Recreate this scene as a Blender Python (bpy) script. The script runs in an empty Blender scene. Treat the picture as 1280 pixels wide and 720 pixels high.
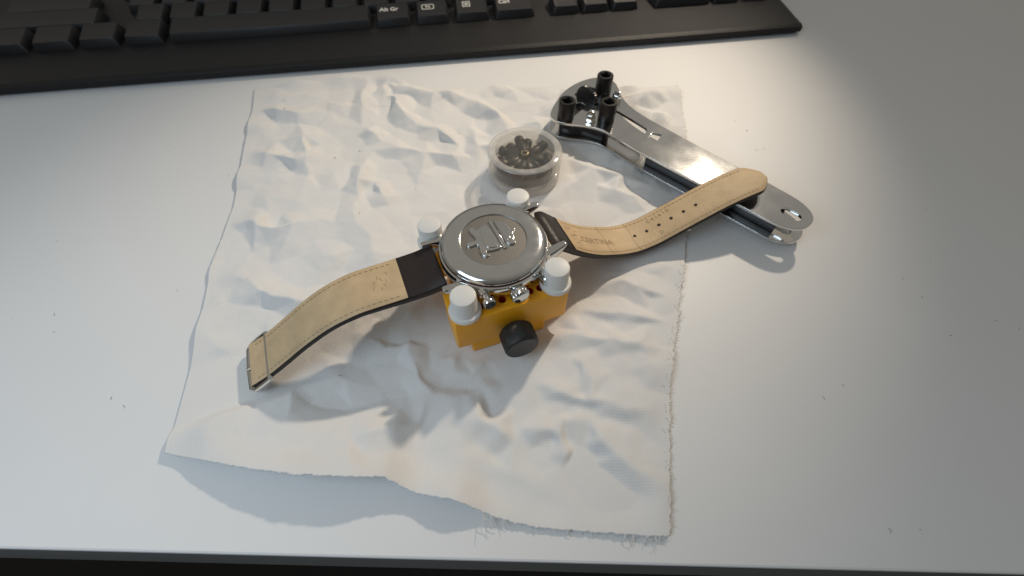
import bpy, bmesh, math, random
import numpy as np
from mathutils import Vector, Matrix

R = math.radians
MM = 0.001
KS = 1.0406          # everything lying on the desk was laid out at this fraction of its size
random.seed(7)
scene = bpy.context.scene
col = scene.collection

# ------------------------------------------------------------------ camera
cam_d = bpy.data.cameras.new('camera')
cam = bpy.data.objects.new('camera', cam_d)
col.objects.link(cam)
cam.location = (0, 0, 0.1665)
cam.rotation_euler = (R(35), 0, 0)
cam_d.sensor_width = 36
cam_d.lens = 36 * 565 / 1280
cam_d.clip_start = 0.005
cam_d.clip_end = 20
cam_d.dof.use_dof = True
cam_d.dof.focus_distance = 0.172
cam_d.dof.aperture_fstop = 12
scene.camera = cam

# ------------------------------------------------------------------ world + lamps
world = bpy.data.worlds.new('World')
scene.world = world
world.use_nodes = True
nt = world.node_tree
bg = nt.nodes['Background']
tc = nt.nodes.new('ShaderNodeTexCoord')
sep = nt.nodes.new('ShaderNodeSeparateXYZ')
ramp = nt.nodes.new('ShaderNodeValToRGB')
nt.links.new(tc.outputs['Generated'], sep.inputs[0])
mr = nt.nodes.new('ShaderNodeMapRange')
mr.inputs[1].default_value = -1
nt.links.new(sep.outputs['Z'], mr.inputs[0])
nt.links.new(mr.outputs[0], ramp.inputs[0])
ramp.color_ramp.elements[0].position = 0.45
ramp.color_ramp.elements[0].color = (0.12, 0.105, 0.09, 1)
ramp.color_ramp.elements[1].position = 0.72
ramp.color_ramp.elements[1].color = (0.44, 0.415, 0.375, 1)
dim = nt.nodes.new('ShaderNodeMapRange')
dim.interpolation_type = 'SMOOTHSTEP'
dim.inputs[1].default_value = -0.9
dim.inputs[2].default_value = 0.3
dim.inputs[3].default_value = 0.45
dim.inputs[4].default_value = 1.0
nt.links.new(sep.outputs['Y'], dim.inputs[0])
wmix = nt.nodes.new('ShaderNodeMix')
wmix.data_type = 'RGBA'
wmix.blend_type = 'MULTIPLY'
wmix.inputs['Factor'].default_value = 1.0
nt.links.new(ramp.outputs[0], wmix.inputs['A'])
nt.links.new(dim.outputs[0], wmix.inputs['B'])
nt.links.new(wmix.outputs['Result'], bg.inputs[0])
bg.inputs[1].default_value = 0.60


def aim(o, target):
    o.rotation_euler = (Vector(target) - o.location).to_track_quat('-Z', 'Y').to_euler()


def lamp(name, kind, loc, target, energy, color, **kw):
    d = bpy.data.lights.new(name, kind)
    d.energy = energy
    d.color = color
    for k, v in kw.items():
        setattr(d, k, v)
    o = bpy.data.objects.new(name, d)
    col.objects.link(o)
    o.location = loc
    aim(o, target)
    return o


# warm desk lamp behind the keyboard, a little to the right: throws every shadow towards the viewer
lamp('desk_lamp', 'SPOT', (0.357, 0.652, 0.527), (0.012, 0.235, 0.0), 18.0, (1.0, 0.85, 0.68),
     shadow_soft_size=0.018, spot_size=R(34), spot_blend=1.0)
# cool daylight from a window at the left
lamp('window_light', 'AREA', (-0.24, -0.06, 0.30), (-0.05, 0.11, 0.0), 0.58, (0.66, 0.83, 1.0),
     shape='RECTANGLE', size=0.24, size_y=0.20)

scene.view_settings.view_transform = 'Standard'
scene.view_settings.look = 'None'
scene.view_settings.exposure = 0
scene.view_settings.gamma = 1


# ------------------------------------------------------------------ materials
def mat(name, color, rough=0.5, metal=0.0, var=0.0, vscale=60, bump=0.0, bscale=400, sss=0.0, coat=0.0, spec=0.5, roughvar=0.0):
    m = bpy.data.materials.new(name)
    m.use_nodes = True
    t = m.node_tree
    b = t.nodes['Principled BSDF']
    b.inputs['Base Color'].default_value = (*color, 1)
    b.inputs['Roughness'].default_value = rough
    b.inputs['Metallic'].default_value = metal
    b.inputs['Specular IOR Level'].default_value = spec
    b.inputs['Coat Weight'].default_value = coat
    if sss:
        b.inputs['Subsurface Weight'].default_value = sss
        b.inputs['Subsurface Radius'].default_value = (1.0, 0.5, 0.25)
        b.inputs['Subsurface Scale'].default_value = 0.002
    co = t.nodes.new('ShaderNodeTexCoord')
    if var or roughvar:
        n = t.nodes.new('ShaderNodeTexNoise')
        n.inputs['Scale'].default_value = vscale
        n.inputs['Detail'].default_value = 6
        t.links.new(co.outputs['Object'], n.inputs['Vector'])
        if var:
            mx = t.nodes.new('ShaderNodeMix')
            mx.data_type = 'RGBA'
            mx.inputs['A'].default_value = (*[c * (1 - var) for c in color], 1)
            mx.inputs['B'].default_value = (*[min(1, c * (1 + var)) for c in color], 1)
            t.links.new(n.outputs['Fac'], mx.inputs['Factor'])
            t.links.new(mx.outputs['Result'], b.inputs['Base Color'])
        if roughvar:
            r = t.nodes.new('ShaderNodeMapRange')
            r.inputs[3].default_value = max(0, rough - roughvar)
            r.inputs[4].default_value = rough + roughvar
            t.links.new(n.outputs['Fac'], r.inputs[0])
            t.links.new(r.outputs[0], b.inputs['Roughness'])
    if bump:
        n2 = t.nodes.new('ShaderNodeTexNoise')
        n2.inputs['Scale'].default_value = bscale
        n2.inputs['Detail'].default_value = 4
        t.links.new(co.outputs['Object'], n2.inputs['Vector'])
        bp = t.nodes.new('ShaderNodeBump')
        bp.inputs['Strength'].default_value = bump
        bp.inputs['Distance'].default_value = 0.0003
        t.links.new(n2.outputs['Fac'], bp.inputs['Height'])
        t.links.new(bp.outputs['Normal'], b.inputs['Normal'])
    return m


M = dict(
    desk=mat('white_laminate', (0.80, 0.80, 0.79), 0.52, var=0.03, vscale=14, bump=0.12, bscale=1400, roughvar=0.1),
    trim=mat('grey_edge_band', (0.30, 0.305, 0.30), 0.45, var=0.1, vscale=30),
    floor=mat('dark_floor', (0.012, 0.012, 0.012), 0.8, var=0.2, vscale=5),
    kb=mat('black_textured_plastic', (0.014, 0.014, 0.015), 0.48, bump=0.9, bscale=1500, var=0.15, vscale=200, spec=0.28),
    key=mat('black_key_plastic', (0.017, 0.017, 0.019), 0.40, bump=0.25, bscale=1800, var=0.1, vscale=150),
    print=mat('white_key_print', (0.80, 0.78, 0.72), 0.6),
    steel=mat('polished_steel', (0.72, 0.72, 0.70), 0.10, 1.0, var=0.04, vscale=200, roughvar=0.05),
    back=mat('polished_case_back', (0.74, 0.745, 0.735), 0.13, 1.0, var=0.05, vscale=250, roughvar=0.09, bump=0.05, bscale=900),
    satin=mat('satin_steel', (0.42, 0.40, 0.37), 0.34, 1.0, var=0.06, vscale=900, bump=0.12, bscale=1500),
    gasket=mat('brown_gasket', (0.07, 0.018, 0.012), 0.4),
    glass=mat('dark_crystal', (0.02, 0.02, 0.022), 0.05),
    orange=mat('orange_plastic', (1.0, 0.44, 0.014), 0.40, sss=0.35, var=0.10, vscale=110, bump=0.16, bscale=500),
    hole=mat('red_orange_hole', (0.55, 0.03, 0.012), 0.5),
    peg=mat('white_nylon', (0.80, 0.79, 0.75), 0.45, sss=0.15, var=0.03, vscale=200, bump=0.06, bscale=600),
    knob=mat('black_knob_plastic', (0.018, 0.018, 0.018), 0.45, bump=0.3, bscale=900, var=0.2, vscale=120),
    knobface=mat('worn_black_plastic', (0.07, 0.067, 0.062), 0.6, bump=0.25, bscale=900, var=0.3, vscale=150),
    chrome=mat('chrome_plate', (0.70, 0.70, 0.69), 0.10, 1.0, var=0.05, vscale=90, roughvar=0.04, bump=0.04, bscale=900),
    nickel=mat('bright_nickel', (0.78, 0.77, 0.73), 0.08, 1.0),
    blacksteel=mat('blackened_steel', (0.028, 0.026, 0.025), 0.30, 0.5, bump=0.1, bscale=900, var=0.2, vscale=200),
    bits=mat('dark_oxide_bits', (0.030, 0.026, 0.021), 0.42, var=0.35, vscale=260, bump=0.3, bscale=700),
    brass=mat('brass', (0.70, 0.58, 0.36), 0.25, 1.0),
    lining=mat('beige_leather_lining', (0.60, 0.44, 0.255), 0.62, var=0.22, vscale=170, bump=0.5, bscale=1100),
    leather=mat('dark_brown_leather', (0.020, 0.013, 0.012), 0.46, var=0.25, vscale=250, bump=0.45, bscale=700),
    stitch=mat('tan_thread', (0.40, 0.28, 0.15), 0.8),
    stamp=mat('stamped_brown', (0.27, 0.17, 0.085), 0.7),
    pin=mat('dark_pin_hole', (0.02, 0.014, 0.01), 0.8),
    lint=mat('grey_lint', (0.30, 0.28, 0.25), 0.9),
    thread=mat('white_thread', (0.78, 0.76, 0.72), 0.9),
)


def cloth_material():
    m = bpy.data.materials.new('white_cotton')
    m.use_nodes = True
    t = m.node_tree
    b = t.nodes['Principled BSDF']
    b.inputs['Roughness'].default_value = 0.92
    b.inputs['Specular IOR Level'].default_value = 0.15
    b.inputs['Sheen Weight'].default_value = 0.15
    uv = t.nodes.new('ShaderNodeUVMap')
    hs = []
    for d in ('X', 'Y'):
        w = t.nodes.new('ShaderNodeTexWave')
        w.bands_direction = d
        w.inputs['Scale'].default_value = 0.36
        w.inputs['Distortion'].default_value = 0.8
        w.inputs['Detail'].default_value = 3
        w.inputs['Detail Scale'].default_value = 0.5
        t.links.new(uv.outputs[0], w.inputs['Vector'])
        hs.append(w)
    ad = t.nodes.new('ShaderNodeMath')
    ad.operation = 'MULTIPLY_ADD'
    ad.inputs[1].default_value = 1.9
    t.links.new(hs[0].outputs['Fac'], ad.inputs[0])
    t.links.new(hs[1].outputs['Fac'], ad.inputs[2])
    n = t.nodes.new('ShaderNodeTexNoise')
    n.inputs['Scale'].default_value = 0.12
    n.inputs['Detail'].default_value = 7
    t.links.new(uv.outputs[0], n.inputs['Vector'])
    ad2 = t.nodes.new('ShaderNodeMath')
    ad2.operation = 'MULTIPLY_ADD'
    ad2.inputs[1].default_value = 3.0
    t.links.new(n.outputs['Fac'], ad2.inputs[0])
    t.links.new(ad.outputs[0], ad2.inputs[2])
    bp = t.nodes.new('ShaderNodeBump')
    bp.inputs['Strength'].default_value = 0.22
    bp.inputs['Distance'].default_value = 0.00015
    t.links.new(ad2.outputs[0], bp.inputs['Height'])
    t.links.new(bp.outputs[0], b.inputs['Normal'])
    mx = t.nodes.new('ShaderNodeMix')
    mx.data_type = 'RGBA'
    mx.inputs['A'].default_value = (0.74, 0.73, 0.71, 1)
    mx.inputs['B'].default_value = (0.83, 0.82, 0.80, 1)
    n3 = t.nodes.new('ShaderNodeTexNoise')
    n3.inputs['Scale'].default_value = 0.03
    n3.inputs['Detail'].default_value = 8
    t.links.new(uv.outputs[0], n3.inputs['Vector'])
    t.links.new(n3.outputs['Fac'], mx.inputs['Factor'])
    t.links.new(mx.outputs['Result'], b.inputs['Base Color'])
    return m


M['cloth'] = cloth_material()


def clear_material(name, haze, tint):
    m = bpy.data.materials.new(name)
    m.use_nodes = True
    t = m.node_tree
    for n in list(t.nodes):
        t.nodes.remove(n)
    out = t.nodes.new('ShaderNodeOutputMaterial')
    tr = t.nodes.new('ShaderNodeBsdfTransparent')
    tr.inputs[0].default_value = (*tint, 1)
    gl = t.nodes.new('ShaderNodeBsdfGlossy')
    gl.inputs['Roughness'].default_value = 0.04
    gl.inputs['Color'].default_value = (1, 1, 1, 1)
    df = t.nodes.new('ShaderNodeBsdfDiffuse')
    df.inputs[0].default_value = (0.75, 0.72, 0.68, 1)
    lw = t.nodes.new('ShaderNodeLayerWeight')
    pw = t.nodes.new('ShaderNodeMath')
    pw.operation = 'POWER'
    pw.inputs[1].default_value = 4.0
    t.links.new(lw.outputs['Facing'], pw.inputs[0])
    fr = t.nodes.new('ShaderNodeMath')
    fr.operation = 'MULTIPLY_ADD'
    fr.inputs[1].default_value = 0.5
    fr.inputs[2].default_value = 0.05
    t.links.new(pw.outputs[0], fr.inputs[0])
    m1 = t.nodes.new('ShaderNodeMixShader')
    no = t.nodes.new('ShaderNodeTexNoise')
    no.inputs['Scale'].default_value = 120
    no.inputs['Detail'].default_value = 8
    co = t.nodes.new('ShaderNodeTexCoord')
    t.links.new(co.outputs['Object'], no.inputs['Vector'])
    mr_ = t.nodes.new('ShaderNodeMapRange')
    mr_.inputs[3].default_value = haze * 0.4
    mr_.inputs[4].default_value = haze * 1.6
    t.links.new(no.outputs['Fac'], mr_.inputs[0])
    t.links.new(mr_.outputs[0], m1.inputs[0])
    t.links.new(tr.outputs[0], m1.inputs[1])
    t.links.new(df.outputs[0], m1.inputs[2])
    m2 = t.nodes.new('ShaderNodeMixShader')
    t.links.new(fr.outputs[0], m2.inputs[0])
    t.links.new(m1.outputs[0], m2.inputs[1])
    t.links.new(gl.outputs[0], m2.inputs[2])
    t.links.new(m2.outputs[0], out.inputs[0])
    return m


M['clear'] = clear_material('clear_acrylic', 0.03, (0.96, 0.955, 0.94))
M['cleardense'] = clear_material('hazy_acrylic', 0.5, (0.95, 0.94, 0.92))


# ------------------------------------------------------------------ helpers (all coordinates in millimetres)
def tag(o, label=None, cat=None, group=None, kind=None):
    for k, v in (('label', label), ('category', cat), ('group', group), ('kind', kind)):
        if v:
            o[k] = v
    return o


def empty(name, loc=(0, 0, 0), rz=0, label=None, cat=None):
    o = bpy.data.objects.new(name, None)
    o.empty_display_size = 0.01
    o.location = Vector(loc) * MM
    o.rotation_euler = (0, 0, rz)
    col.objects.link(o)
    return tag(o, label, cat)


class MB:
    def __init__(s):
        s.v, s.f, s.m, s.sm = [], [], [], []

    def add(s, verts, faces, mi=0, smooth=False):
        k = len(s.v)
        s.v += [tuple(p) for p in verts]
        for f in faces:
            s.f.append(tuple(i + k for i in f))
            s.m.append(mi)
            s.sm.append(smooth)

    def lathe(s, prof, seg=64, mi=0, smooth=True, mat4=None, mis=None, wob=None):
        """profile of (r, z); a radius of 0 closes to a point"""
        rings, vs = [], []
        for (r, z) in prof:
            if r < 1e-6:
                rings.append([len(vs)])
                vs.append((0, 0, z))
            else:
                ring = []
                for k in range(seg):
                    a = 2 * math.pi * k / seg
                    rr = r * (wob(a, z) if wob else 1)
                    ring.append(len(vs))
                    vs.append((rr * math.cos(a), rr * math.sin(a), z))
                rings.append(ring)
        if mat4:
            vs = [mat4 @ Vector(v) for v in vs]
        base = len(s.v)
        s.v += [tuple(v) for v in vs]
        for i in range(len(rings) - 1):
            A, B = rings[i], rings[i + 1]
            m_ = mis[i] if mis else mi
            for k in range(seg):
                j = (k + 1) % seg
                if len(A) == 1 and len(B) == 1:
                    continue
                if len(A) == 1:
                    f = (A[0], B[j], B[k])
                elif len(B) == 1:
                    f = (A[k], A[j], B[0])
                else:
                    f = (A[k], A[j], B[j], B[k])
                s.f.append(tuple(base + q for q in f))
                s.m.append(m_)
                s.sm.append(smooth)

    def tube(s, pts, r, seg=5, mi=0, taper=1.0):
        pts = [Vector(p) for p in pts]
        rings = []
        for i, p in enumerate(pts):
            d = (pts[min(i + 1, len(pts) - 1)] - pts[max(i - 1, 0)]).normalized()
            a = d.cross(Vector((0, 0, 1)))
            if a.length < 1e-3:
                a = d.cross(Vector((1, 0, 0)))
            a.normalize()
            b = d.cross(a)
            rr = r * (1 + (taper - 1) * i / max(1, len(pts) - 1))
            rings.append([p + (a * math.cos(2 * math.pi * k / seg) + b * math.sin(2 * math.pi * k / seg)) * rr for k in range(seg)])
        vs = [q for ring in rings for q in ring]
        fs = []
        for i in range(len(rings) - 1):
            for k in range(seg):
                j = (k + 1) % seg
                fs.append((i * seg + k, i * seg + j, (i + 1) * seg + j, (i + 1) * seg + k))
        fs.append(tuple(range(seg))[::-1])
        fs.append(tuple((len(rings) - 1) * seg + k for k in range(seg)))
        s.add(vs, fs, mi, True)

    def loft(s, rings, mi=0, smooth=False, cap=True):
        n = len(rings[0])
        vs = [q for ring in rings for q in ring]
        fs = []
        for i in range(len(rings) - 1):
            for k in range(n):
                j = (k + 1) % n
                fs.append((i * n + k, i * n + j, (i + 1) * n + j, (i + 1) * n + k))
        if cap:
            fs.append(tuple(range(n))[::-1])
            fs.append(tuple((len(rings) - 1) * n + k for k in range(n)))
        s.add(vs, fs, mi, smooth)

    def build(s, name, mats, parent=None, bevel=0, bseg=2, off=(0, 0, 0), sharp=None):
        me = bpy.data.meshes.new(name)
        o_ = Vector(off)
        me.from_pydata([tuple((Vector(v) - o_) * MM) for v in s.v], [], s.f)
        if not isinstance(mats, (list, tuple)):
            mats = [mats]
        for m in mats:
            me.materials.append(m)
        me.polygons.foreach_set('material_index', s.m)
        me.polygons.foreach_set('use_smooth', s.sm)
        bm = bmesh.new()
        bm.from_mesh(me)
        bmesh.ops.recalc_face_normals(bm, faces=bm.faces)
        if bevel:
            ed = [e for e in bm.edges if len(e.link_faces) == 2 and e.calc_face_angle(0) > R(30)]
            bmesh.ops.bevel(bm, geom=ed, offset=bevel * MM, segments=bseg, profile=0.5, affect='EDGES', clamp_overlap=True)
        bm.to_mesh(me)
        bm.free()
        if bevel or sharp:
            me.polygons.foreach_set('use_smooth', [True] * len(me.polygons))
            me.set_sharp_from_angle(angle=sharp or R(32))
        else:
            if any(s.sm):
                me.set_sharp_from_angle(angle=R(40))
        o = bpy.data.objects.new(name, me)
        col.objects.link(o)
        if parent:
            o.parent = parent
        return o


def link_copy(o, parent, loc=None, rz=None):
    c = o.copy()
    col.objects.link(c)
    c.parent = parent
    if loc is not None:
        c.location = Vector(loc) * MM
    if rz is not None:
        c.rotation_euler = (0, 0, rz)
    return c


def chaikin(pts, n=2, closed=True):
    for _ in range(n):
        out = []
        L = len(pts)
        for i in range(L if closed else L - 1):
            a, b = pts[i], pts[(i + 1) % L]
            out.append((a[0] * .75 + b[0] * .25, a[1] * .75 + b[1] * .25))
            out.append((a[0] * .25 + b[0] * .75, a[1] * .25 + b[1] * .75))
        pts = out if closed else [pts[0]] + out + [pts[-1]]
    return pts


def capsule(a, b, w, seg=8):
    a, b = Vector(a), Vector(b)
    d = (b - a).normalized()
    t = math.atan2(d.y, d.x)
    out = []
    for c, s0 in ((b, -90), (a, 90)):
        for k in range(seg + 1):
            q = t + R(s0 + 180 * k / seg)
            out.append((c.x + w / 2 * math.cos(q), c.y + w / 2 * math.sin(q)))
    return out


def circle(c, r, seg=20):
    return [(c[0] + r * math.cos(2 * math.pi * k / seg), c[1] + r * math.sin(2 * math.pi * k / seg)) for k in range(seg)]


def plate_mesh(loops, z0, z1, bevel=0.15, off=(0, 0, 0), res=1):
    """a flat plate with holes: 2D curve, extruded with rounded edges, turned into a mesh"""
    cu = bpy.data.curves.new('tmp', 'CURVE')
    cu.dimensions = '2D'
    cu.fill_mode = 'BOTH'
    for lp in loops:
        sp = cu.splines.new('POLY')
        sp.points.add(len(lp) - 1)
        for p, q in zip(sp.points, lp):
            p.co = ((q[0] - off[0]) * MM, (q[1] - off[1]) * MM, 0, 1)
        sp.use_cyclic_u = True
    h = (z1 - z0) / 2
    cu.extrude = max(0, h - bevel) * MM
    cu.bevel_depth = bevel * MM
    cu.offset = -bevel * MM
    cu.bevel_resolution = res
    ob = bpy.data.objects.new('tmp', cu)
    col.objects.link(ob)
    dg = bpy.context.evaluated_depsgraph_get()
    me = bpy.data.meshes.new_from_object(ob.evaluated_get(dg))
    me.transform(Matrix.Translation((0, 0, ((z0 + z1) / 2 - off[2]) * MM)))
    bpy.data.objects.remove(ob)
    bpy.data.curves.remove(cu)
    me.materials.clear()
    return me


def mesh_obj(name, me, m, parent=None, smooth=None):
    me.name = name
    me.materials.clear()
    me.materials.append(m)
    for p in me.polygons:
        p.material_index = 0
    if smooth:
        me.polygons.foreach_set('use_smooth', [True] * len(me.polygons))
        me.set_sharp_from_angle(angle=R(smooth))
    o = bpy.data.objects.new(name, me)
    col.objects.link(o)
    if parent:
        o.parent = parent
    return o


def text_mesh(body, size, extrude=0.0, bold=0.0):
    """text as a flat mesh, in mm, centred on 0,0"""
    cu = bpy.data.curves.new('tmp', 'FONT')
    cu.body = body
    cu.size = size
    cu.align_x = 'CENTER'
    cu.align_y = 'CENTER'
    cu.extrude = extrude
    cu.offset = bold
    cu.resolution_u = 3
    ob = bpy.data.objects.new('tmp', cu)
    col.objects.link(ob)
    dg = bpy.context.evaluated_depsgraph_get()
    me = bpy.data.meshes.new_from_object(ob.evaluated_get(dg))
    bpy.data.objects.remove(ob)
    bpy.data.curves.remove(cu)
    return me


# ------------------------------------------------------------------ setting: desk and floor
def build_desk():
    th = R(-1.24)
    u = Vector((math.cos(th), math.sin(th), 0))
    v = Vector((-math.sin(th), math.cos(th), 0))
    o = Vector((0, 11.08, 0))
    b = MB()
    pr = [(0, -46), (0, -0.8), (0.25, -0.25), (0.8, 0), (900, 0), (900, -46)]
    b.loft([[o + u * x + v * y + Vector((0, 0, z)) for y, z in pr] for x in (-900, 900)], smooth=False)
    d = b.build('desk', [M['desk'], M['trim']])
    for p in d.data.polygons:
        if p.normal.y < -0.6 and p.center.z < -0.001:
            p.material_index = 1
    tag(d, 'white laminate desk top with a dark grey front edge', 'desk', kind='structure')
    f = MB()
    f.add([(-3000, -3000, -720), (3000, -3000, -720), (3000, 3000, -720), (-3000, 3000, -720)], [(0, 1, 2, 3)])
    tag(f.build('floor', M['floor']), 'dark floor below the edge of the desk', 'floor', kind='structure')


build_desk()

# ------------------------------------------------------------------ the cleaning cloth
RIDGES = [
 ([(-78.4, 270.6), (-78.7, 251.4)],3,5,5),
 ([(-92.8, 272.4), (-87.9, 251.4), (-85.5, 223.7)],3,6,6),
 ([(-74.6, 253.1), (-65.6, 237.5), (-54.8, 221.5)],4.5,7,7),
 ([(-76.5, 265.2), (-62.8, 259.1), (-49.3, 252.2), (-38.9, 254.8), (-26.6, 252.2)],5,8,15),
 ([(-26.5, 249.7), (-16.5, 239.9), (-8.3, 229.0), (0.0, 216.4)],4.5,6,9),
 ([(-83.7, 221.5), (-76.6, 214.3), (-71.3, 209.3)],3,6,5),
 ([(-51.6, 226.0), (-42.6, 217.9), (-28.2, 203.8)],3.5,6,7),
 ([(-22.6, 220.0), (-16.6, 205.9), (-21.3, 195.2)],2.5,5,5),
 ([(-73.5, 201.8), (-55.9, 199.1), (-34.1, 195.8), (-17.0, 195.2)],3,9,10),
 ([(-75.8, 195.2), (-77.7, 183.1), (-76.7, 165.5)],3.5,6,6),
 ([(-70.5, 177.1), (-64.1, 165.5), (-59.3, 159.9)],2.5,6,6),
 ([(-13.2, 258.2), (-5.0, 263.4), (0.0, 257.3)],5,6,8),
 ([(29.6, 261.7), (36.6, 256.5), (40.4, 249.7)],4,6,6),
 ([(73.3, 241.5), (85.1, 254.8), (95.8, 259.9)],6,8,9),
 ([(83.0, 235.2), (90.0, 223.7)],4,7,7),
 ([(28.3, 192.6), (43.6, 185.0), (71.6, 174.1)],3,6,6),
 ([(42.3, 172.9), (59.5, 166.6), (66.4, 156.1)],3,6,6),
 ([(57.3, 128.3), (69.8, 122.8)],2,6,6),
 ([(27.6, 115.4), (51.4, 113.3), (66.2, 105.0)],2.5,8,7),
 ([(26.3, 99.9), (42.4, 97.2), (64.1, 94.9)],2,8,7),
 ([(-63.5, 88.6), (-49.8, 82.6), (-42.1, 85.0)],2,8,8),
 ([(-44.8, 91.2), (-40.6, 83.3), (-35.5, 69.8)],2.5,6,5),
 ([(-41.1, 75.7), (-35.5, 69.8), (-29.2, 63.6), (-20.2, 60.5), (-11.7, 63.6), (-1.5, 67.9)],2.2,14,9),
 ([(-30.2, 73.7), (-18.0, 71.1), (-6.0, 69.8)],1.0,5,5),
 ([(-18.3, 52.6), (-11.3, 53.2), (-4.2, 49.0), (1.4, 44.1)],3.2,8,6),
 ([(-54.6, 44.9), (-45.8, 49.0), (-33.5, 50.9)],3,9,7),
 ([(-28.2, 77.7), (-21.4, 76.4), (-14.7, 76.7), (-5.5, 77.4)],1.5,5,6),
 ([(8.8, 85.4), (19.0, 87.2), (33.0, 85.7), (45.2, 82.9), (59.0, 81.5)],2.2,9,4),
 ([(7.1, 65.7), (17.5, 63.3), (30.3, 59.9), (49.0, 56.4), (54.9, 49.0)],2.3,11,4),
 ([(2.8, 49.0), (11.2, 51.2), (16.6, 47.6), (18.4, 42.2), (17.2, 37.1)],2.4,6,5),
 ([(26.6, 51.8), (30.6, 44.6), (36.1, 39.4), (44.7, 34.8), (51.5, 31.9)],3.2,10,6),
 ([(14.2, 54.6), (21.1, 52.9), (27.2, 49.0)],1.8,6,5),
 ([(23.0, 78.1), (29.9, 69.8), (33.6, 63.6)],1.5,6,6),
 ([(49.4, 79.8), (54.0, 71.5), (55.2, 65.1)],1.6,5,5),
 ([(-10.7, 39.6), (2.6, 33.3), (15.3, 27.3), (30.2, 23.9)],1.5,12,10),
 # folds in the part of the cloth that runs on to the left
 ([(-150, 240), (-128, 232), (-108, 236)],4,8,9),
 ([(-140, 200), (-118, 190), (-100, 196)],4,9,9),
 ([(-122, 225), (-112, 205), (-104, 180)],3.5,7,7),
 ([(-136, 150), (-110, 142), (-84, 148)],3.5,9,9),
 ([(-120, 118), (-100, 104), (-72, 100)],3.5,10,9),
 ([(-112, 80), (-88, 66), (-62, 68)],3.5,10,8),
 ([(-96, 92), (-84, 74), (-80, 52)],2.5,7,7),
]
BOTTOM = [(-118, 42.0, 2), (-100, 38.5, 5), (-84, 35.5, 7.5), (-66, 33.2, 9.2), (-50.2, 32.6, 9.6), (-40.6, 33.0, 8), (-34.5, 30.5, 5), (-30.1, 28.8, 4),
          (-24.0, 27.8, 5.5), (-17.4, 26.3, 6.5), (-11.3, 24.4, 4), (-7.6, 23.3, 2.2), (0.0, 20.9, 1.5), (10.0, 19.4, 1.2),
          (24.9, 18.3, 1), (35.9, 17.6, 1.5), (49.1, 17.0, 1)]
TOP = [(-160, 262), (-130, 268), (-115, 273.5), (-102.0, 276.4), (-86.4, 275.1), (-70.4, 269.6), (-49.5, 261.6), (-39.8, 264.2), (-19.7, 259.8), (-11.0, 266.9),
       (5.0, 264.2), (24.8, 263.3), (37.4, 265.1), (60.0, 266.9), (78.9, 259.8), (104.0, 266.9)]
RIGHT = [(49.1, 17.0), (52.4, 33.8), (55.6, 49.6), (59.9, 70.7), (68, 95), (80, 135), (92, 180), (99, 225), (104, 266.9)]
LEFT = [(-118, 42), (-124, 80), (-133, 120), (-137, 160), (-147, 205), (-154, 240), (-160, 262)]


def resample(pts, n):
    p = np.array(pts, float)
    d = np.r_[0, np.cumsum(np.hypot(*(np.diff(p[:, :2], axis=0).T)))]
    t = np.linspace(0, d[-1], n)
    return np.stack([np.interp(t, d, p[:, k]) for k in range(p.shape[1])], 1)


def blur(a, n):
    for _ in range(n):
        q = np.pad(a, 1, mode='edge')
        a = (q[:-2, 1:-1] + q[2:, 1:-1] + q[1:-1, :-2] + q[1:-1, 2:] + 4 * a) / 8
    return a


def sstep(a, b, x):
    t = np.clip((x - a) / (b - a), 0, 1)
    return t * t * (3 - 2 * t)


def vnoise(X, Y, sc, seed):
    rs = np.random.RandomState(seed)
    g = rs.rand(96, 96)
    x, y = X / sc + 40, Y / sc + 20
    i, j = np.floor(x).astype(int), np.floor(y).astype(int)
    fx, fy = x - i, y - j
    fx, fy = fx * fx * (3 - 2 * fx), fy * fy * (3 - 2 * fy)
    G = lambda a, b: g[a % 96, b % 96]
    return (G(i, j) * (1 - fx) * (1 - fy) + G(i + 1, j) * fx * (1 - fy) + G(i, j + 1) * (1 - fx) * fy + G(i + 1, j + 1) * fx * fy)


def facets(X, Y, sc, seed, warp=6):
    """crumpled-sheet relief: flat facets between sharp creases"""
    rs = np.random.RandomState(seed)
    Xw = X + warp * (vnoise(X, Y, sc * .8, seed + 1) - .5) * 2
    Yw = Y + warp * (vnoise(X, Y, sc * .8, seed + 2) - .5) * 2
    h = np.zeros_like(X)
    for k in range(5):
        a = rs.uniform(0, math.pi)
        f = (Xw * math.cos(a) + Yw * math.sin(a)) / (sc * rs.uniform(.8, 1.7)) + rs.rand()
        h += np.abs((f % 1) - .5) * rs.uniform(.6, 1.2)
    return h / 5


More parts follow.
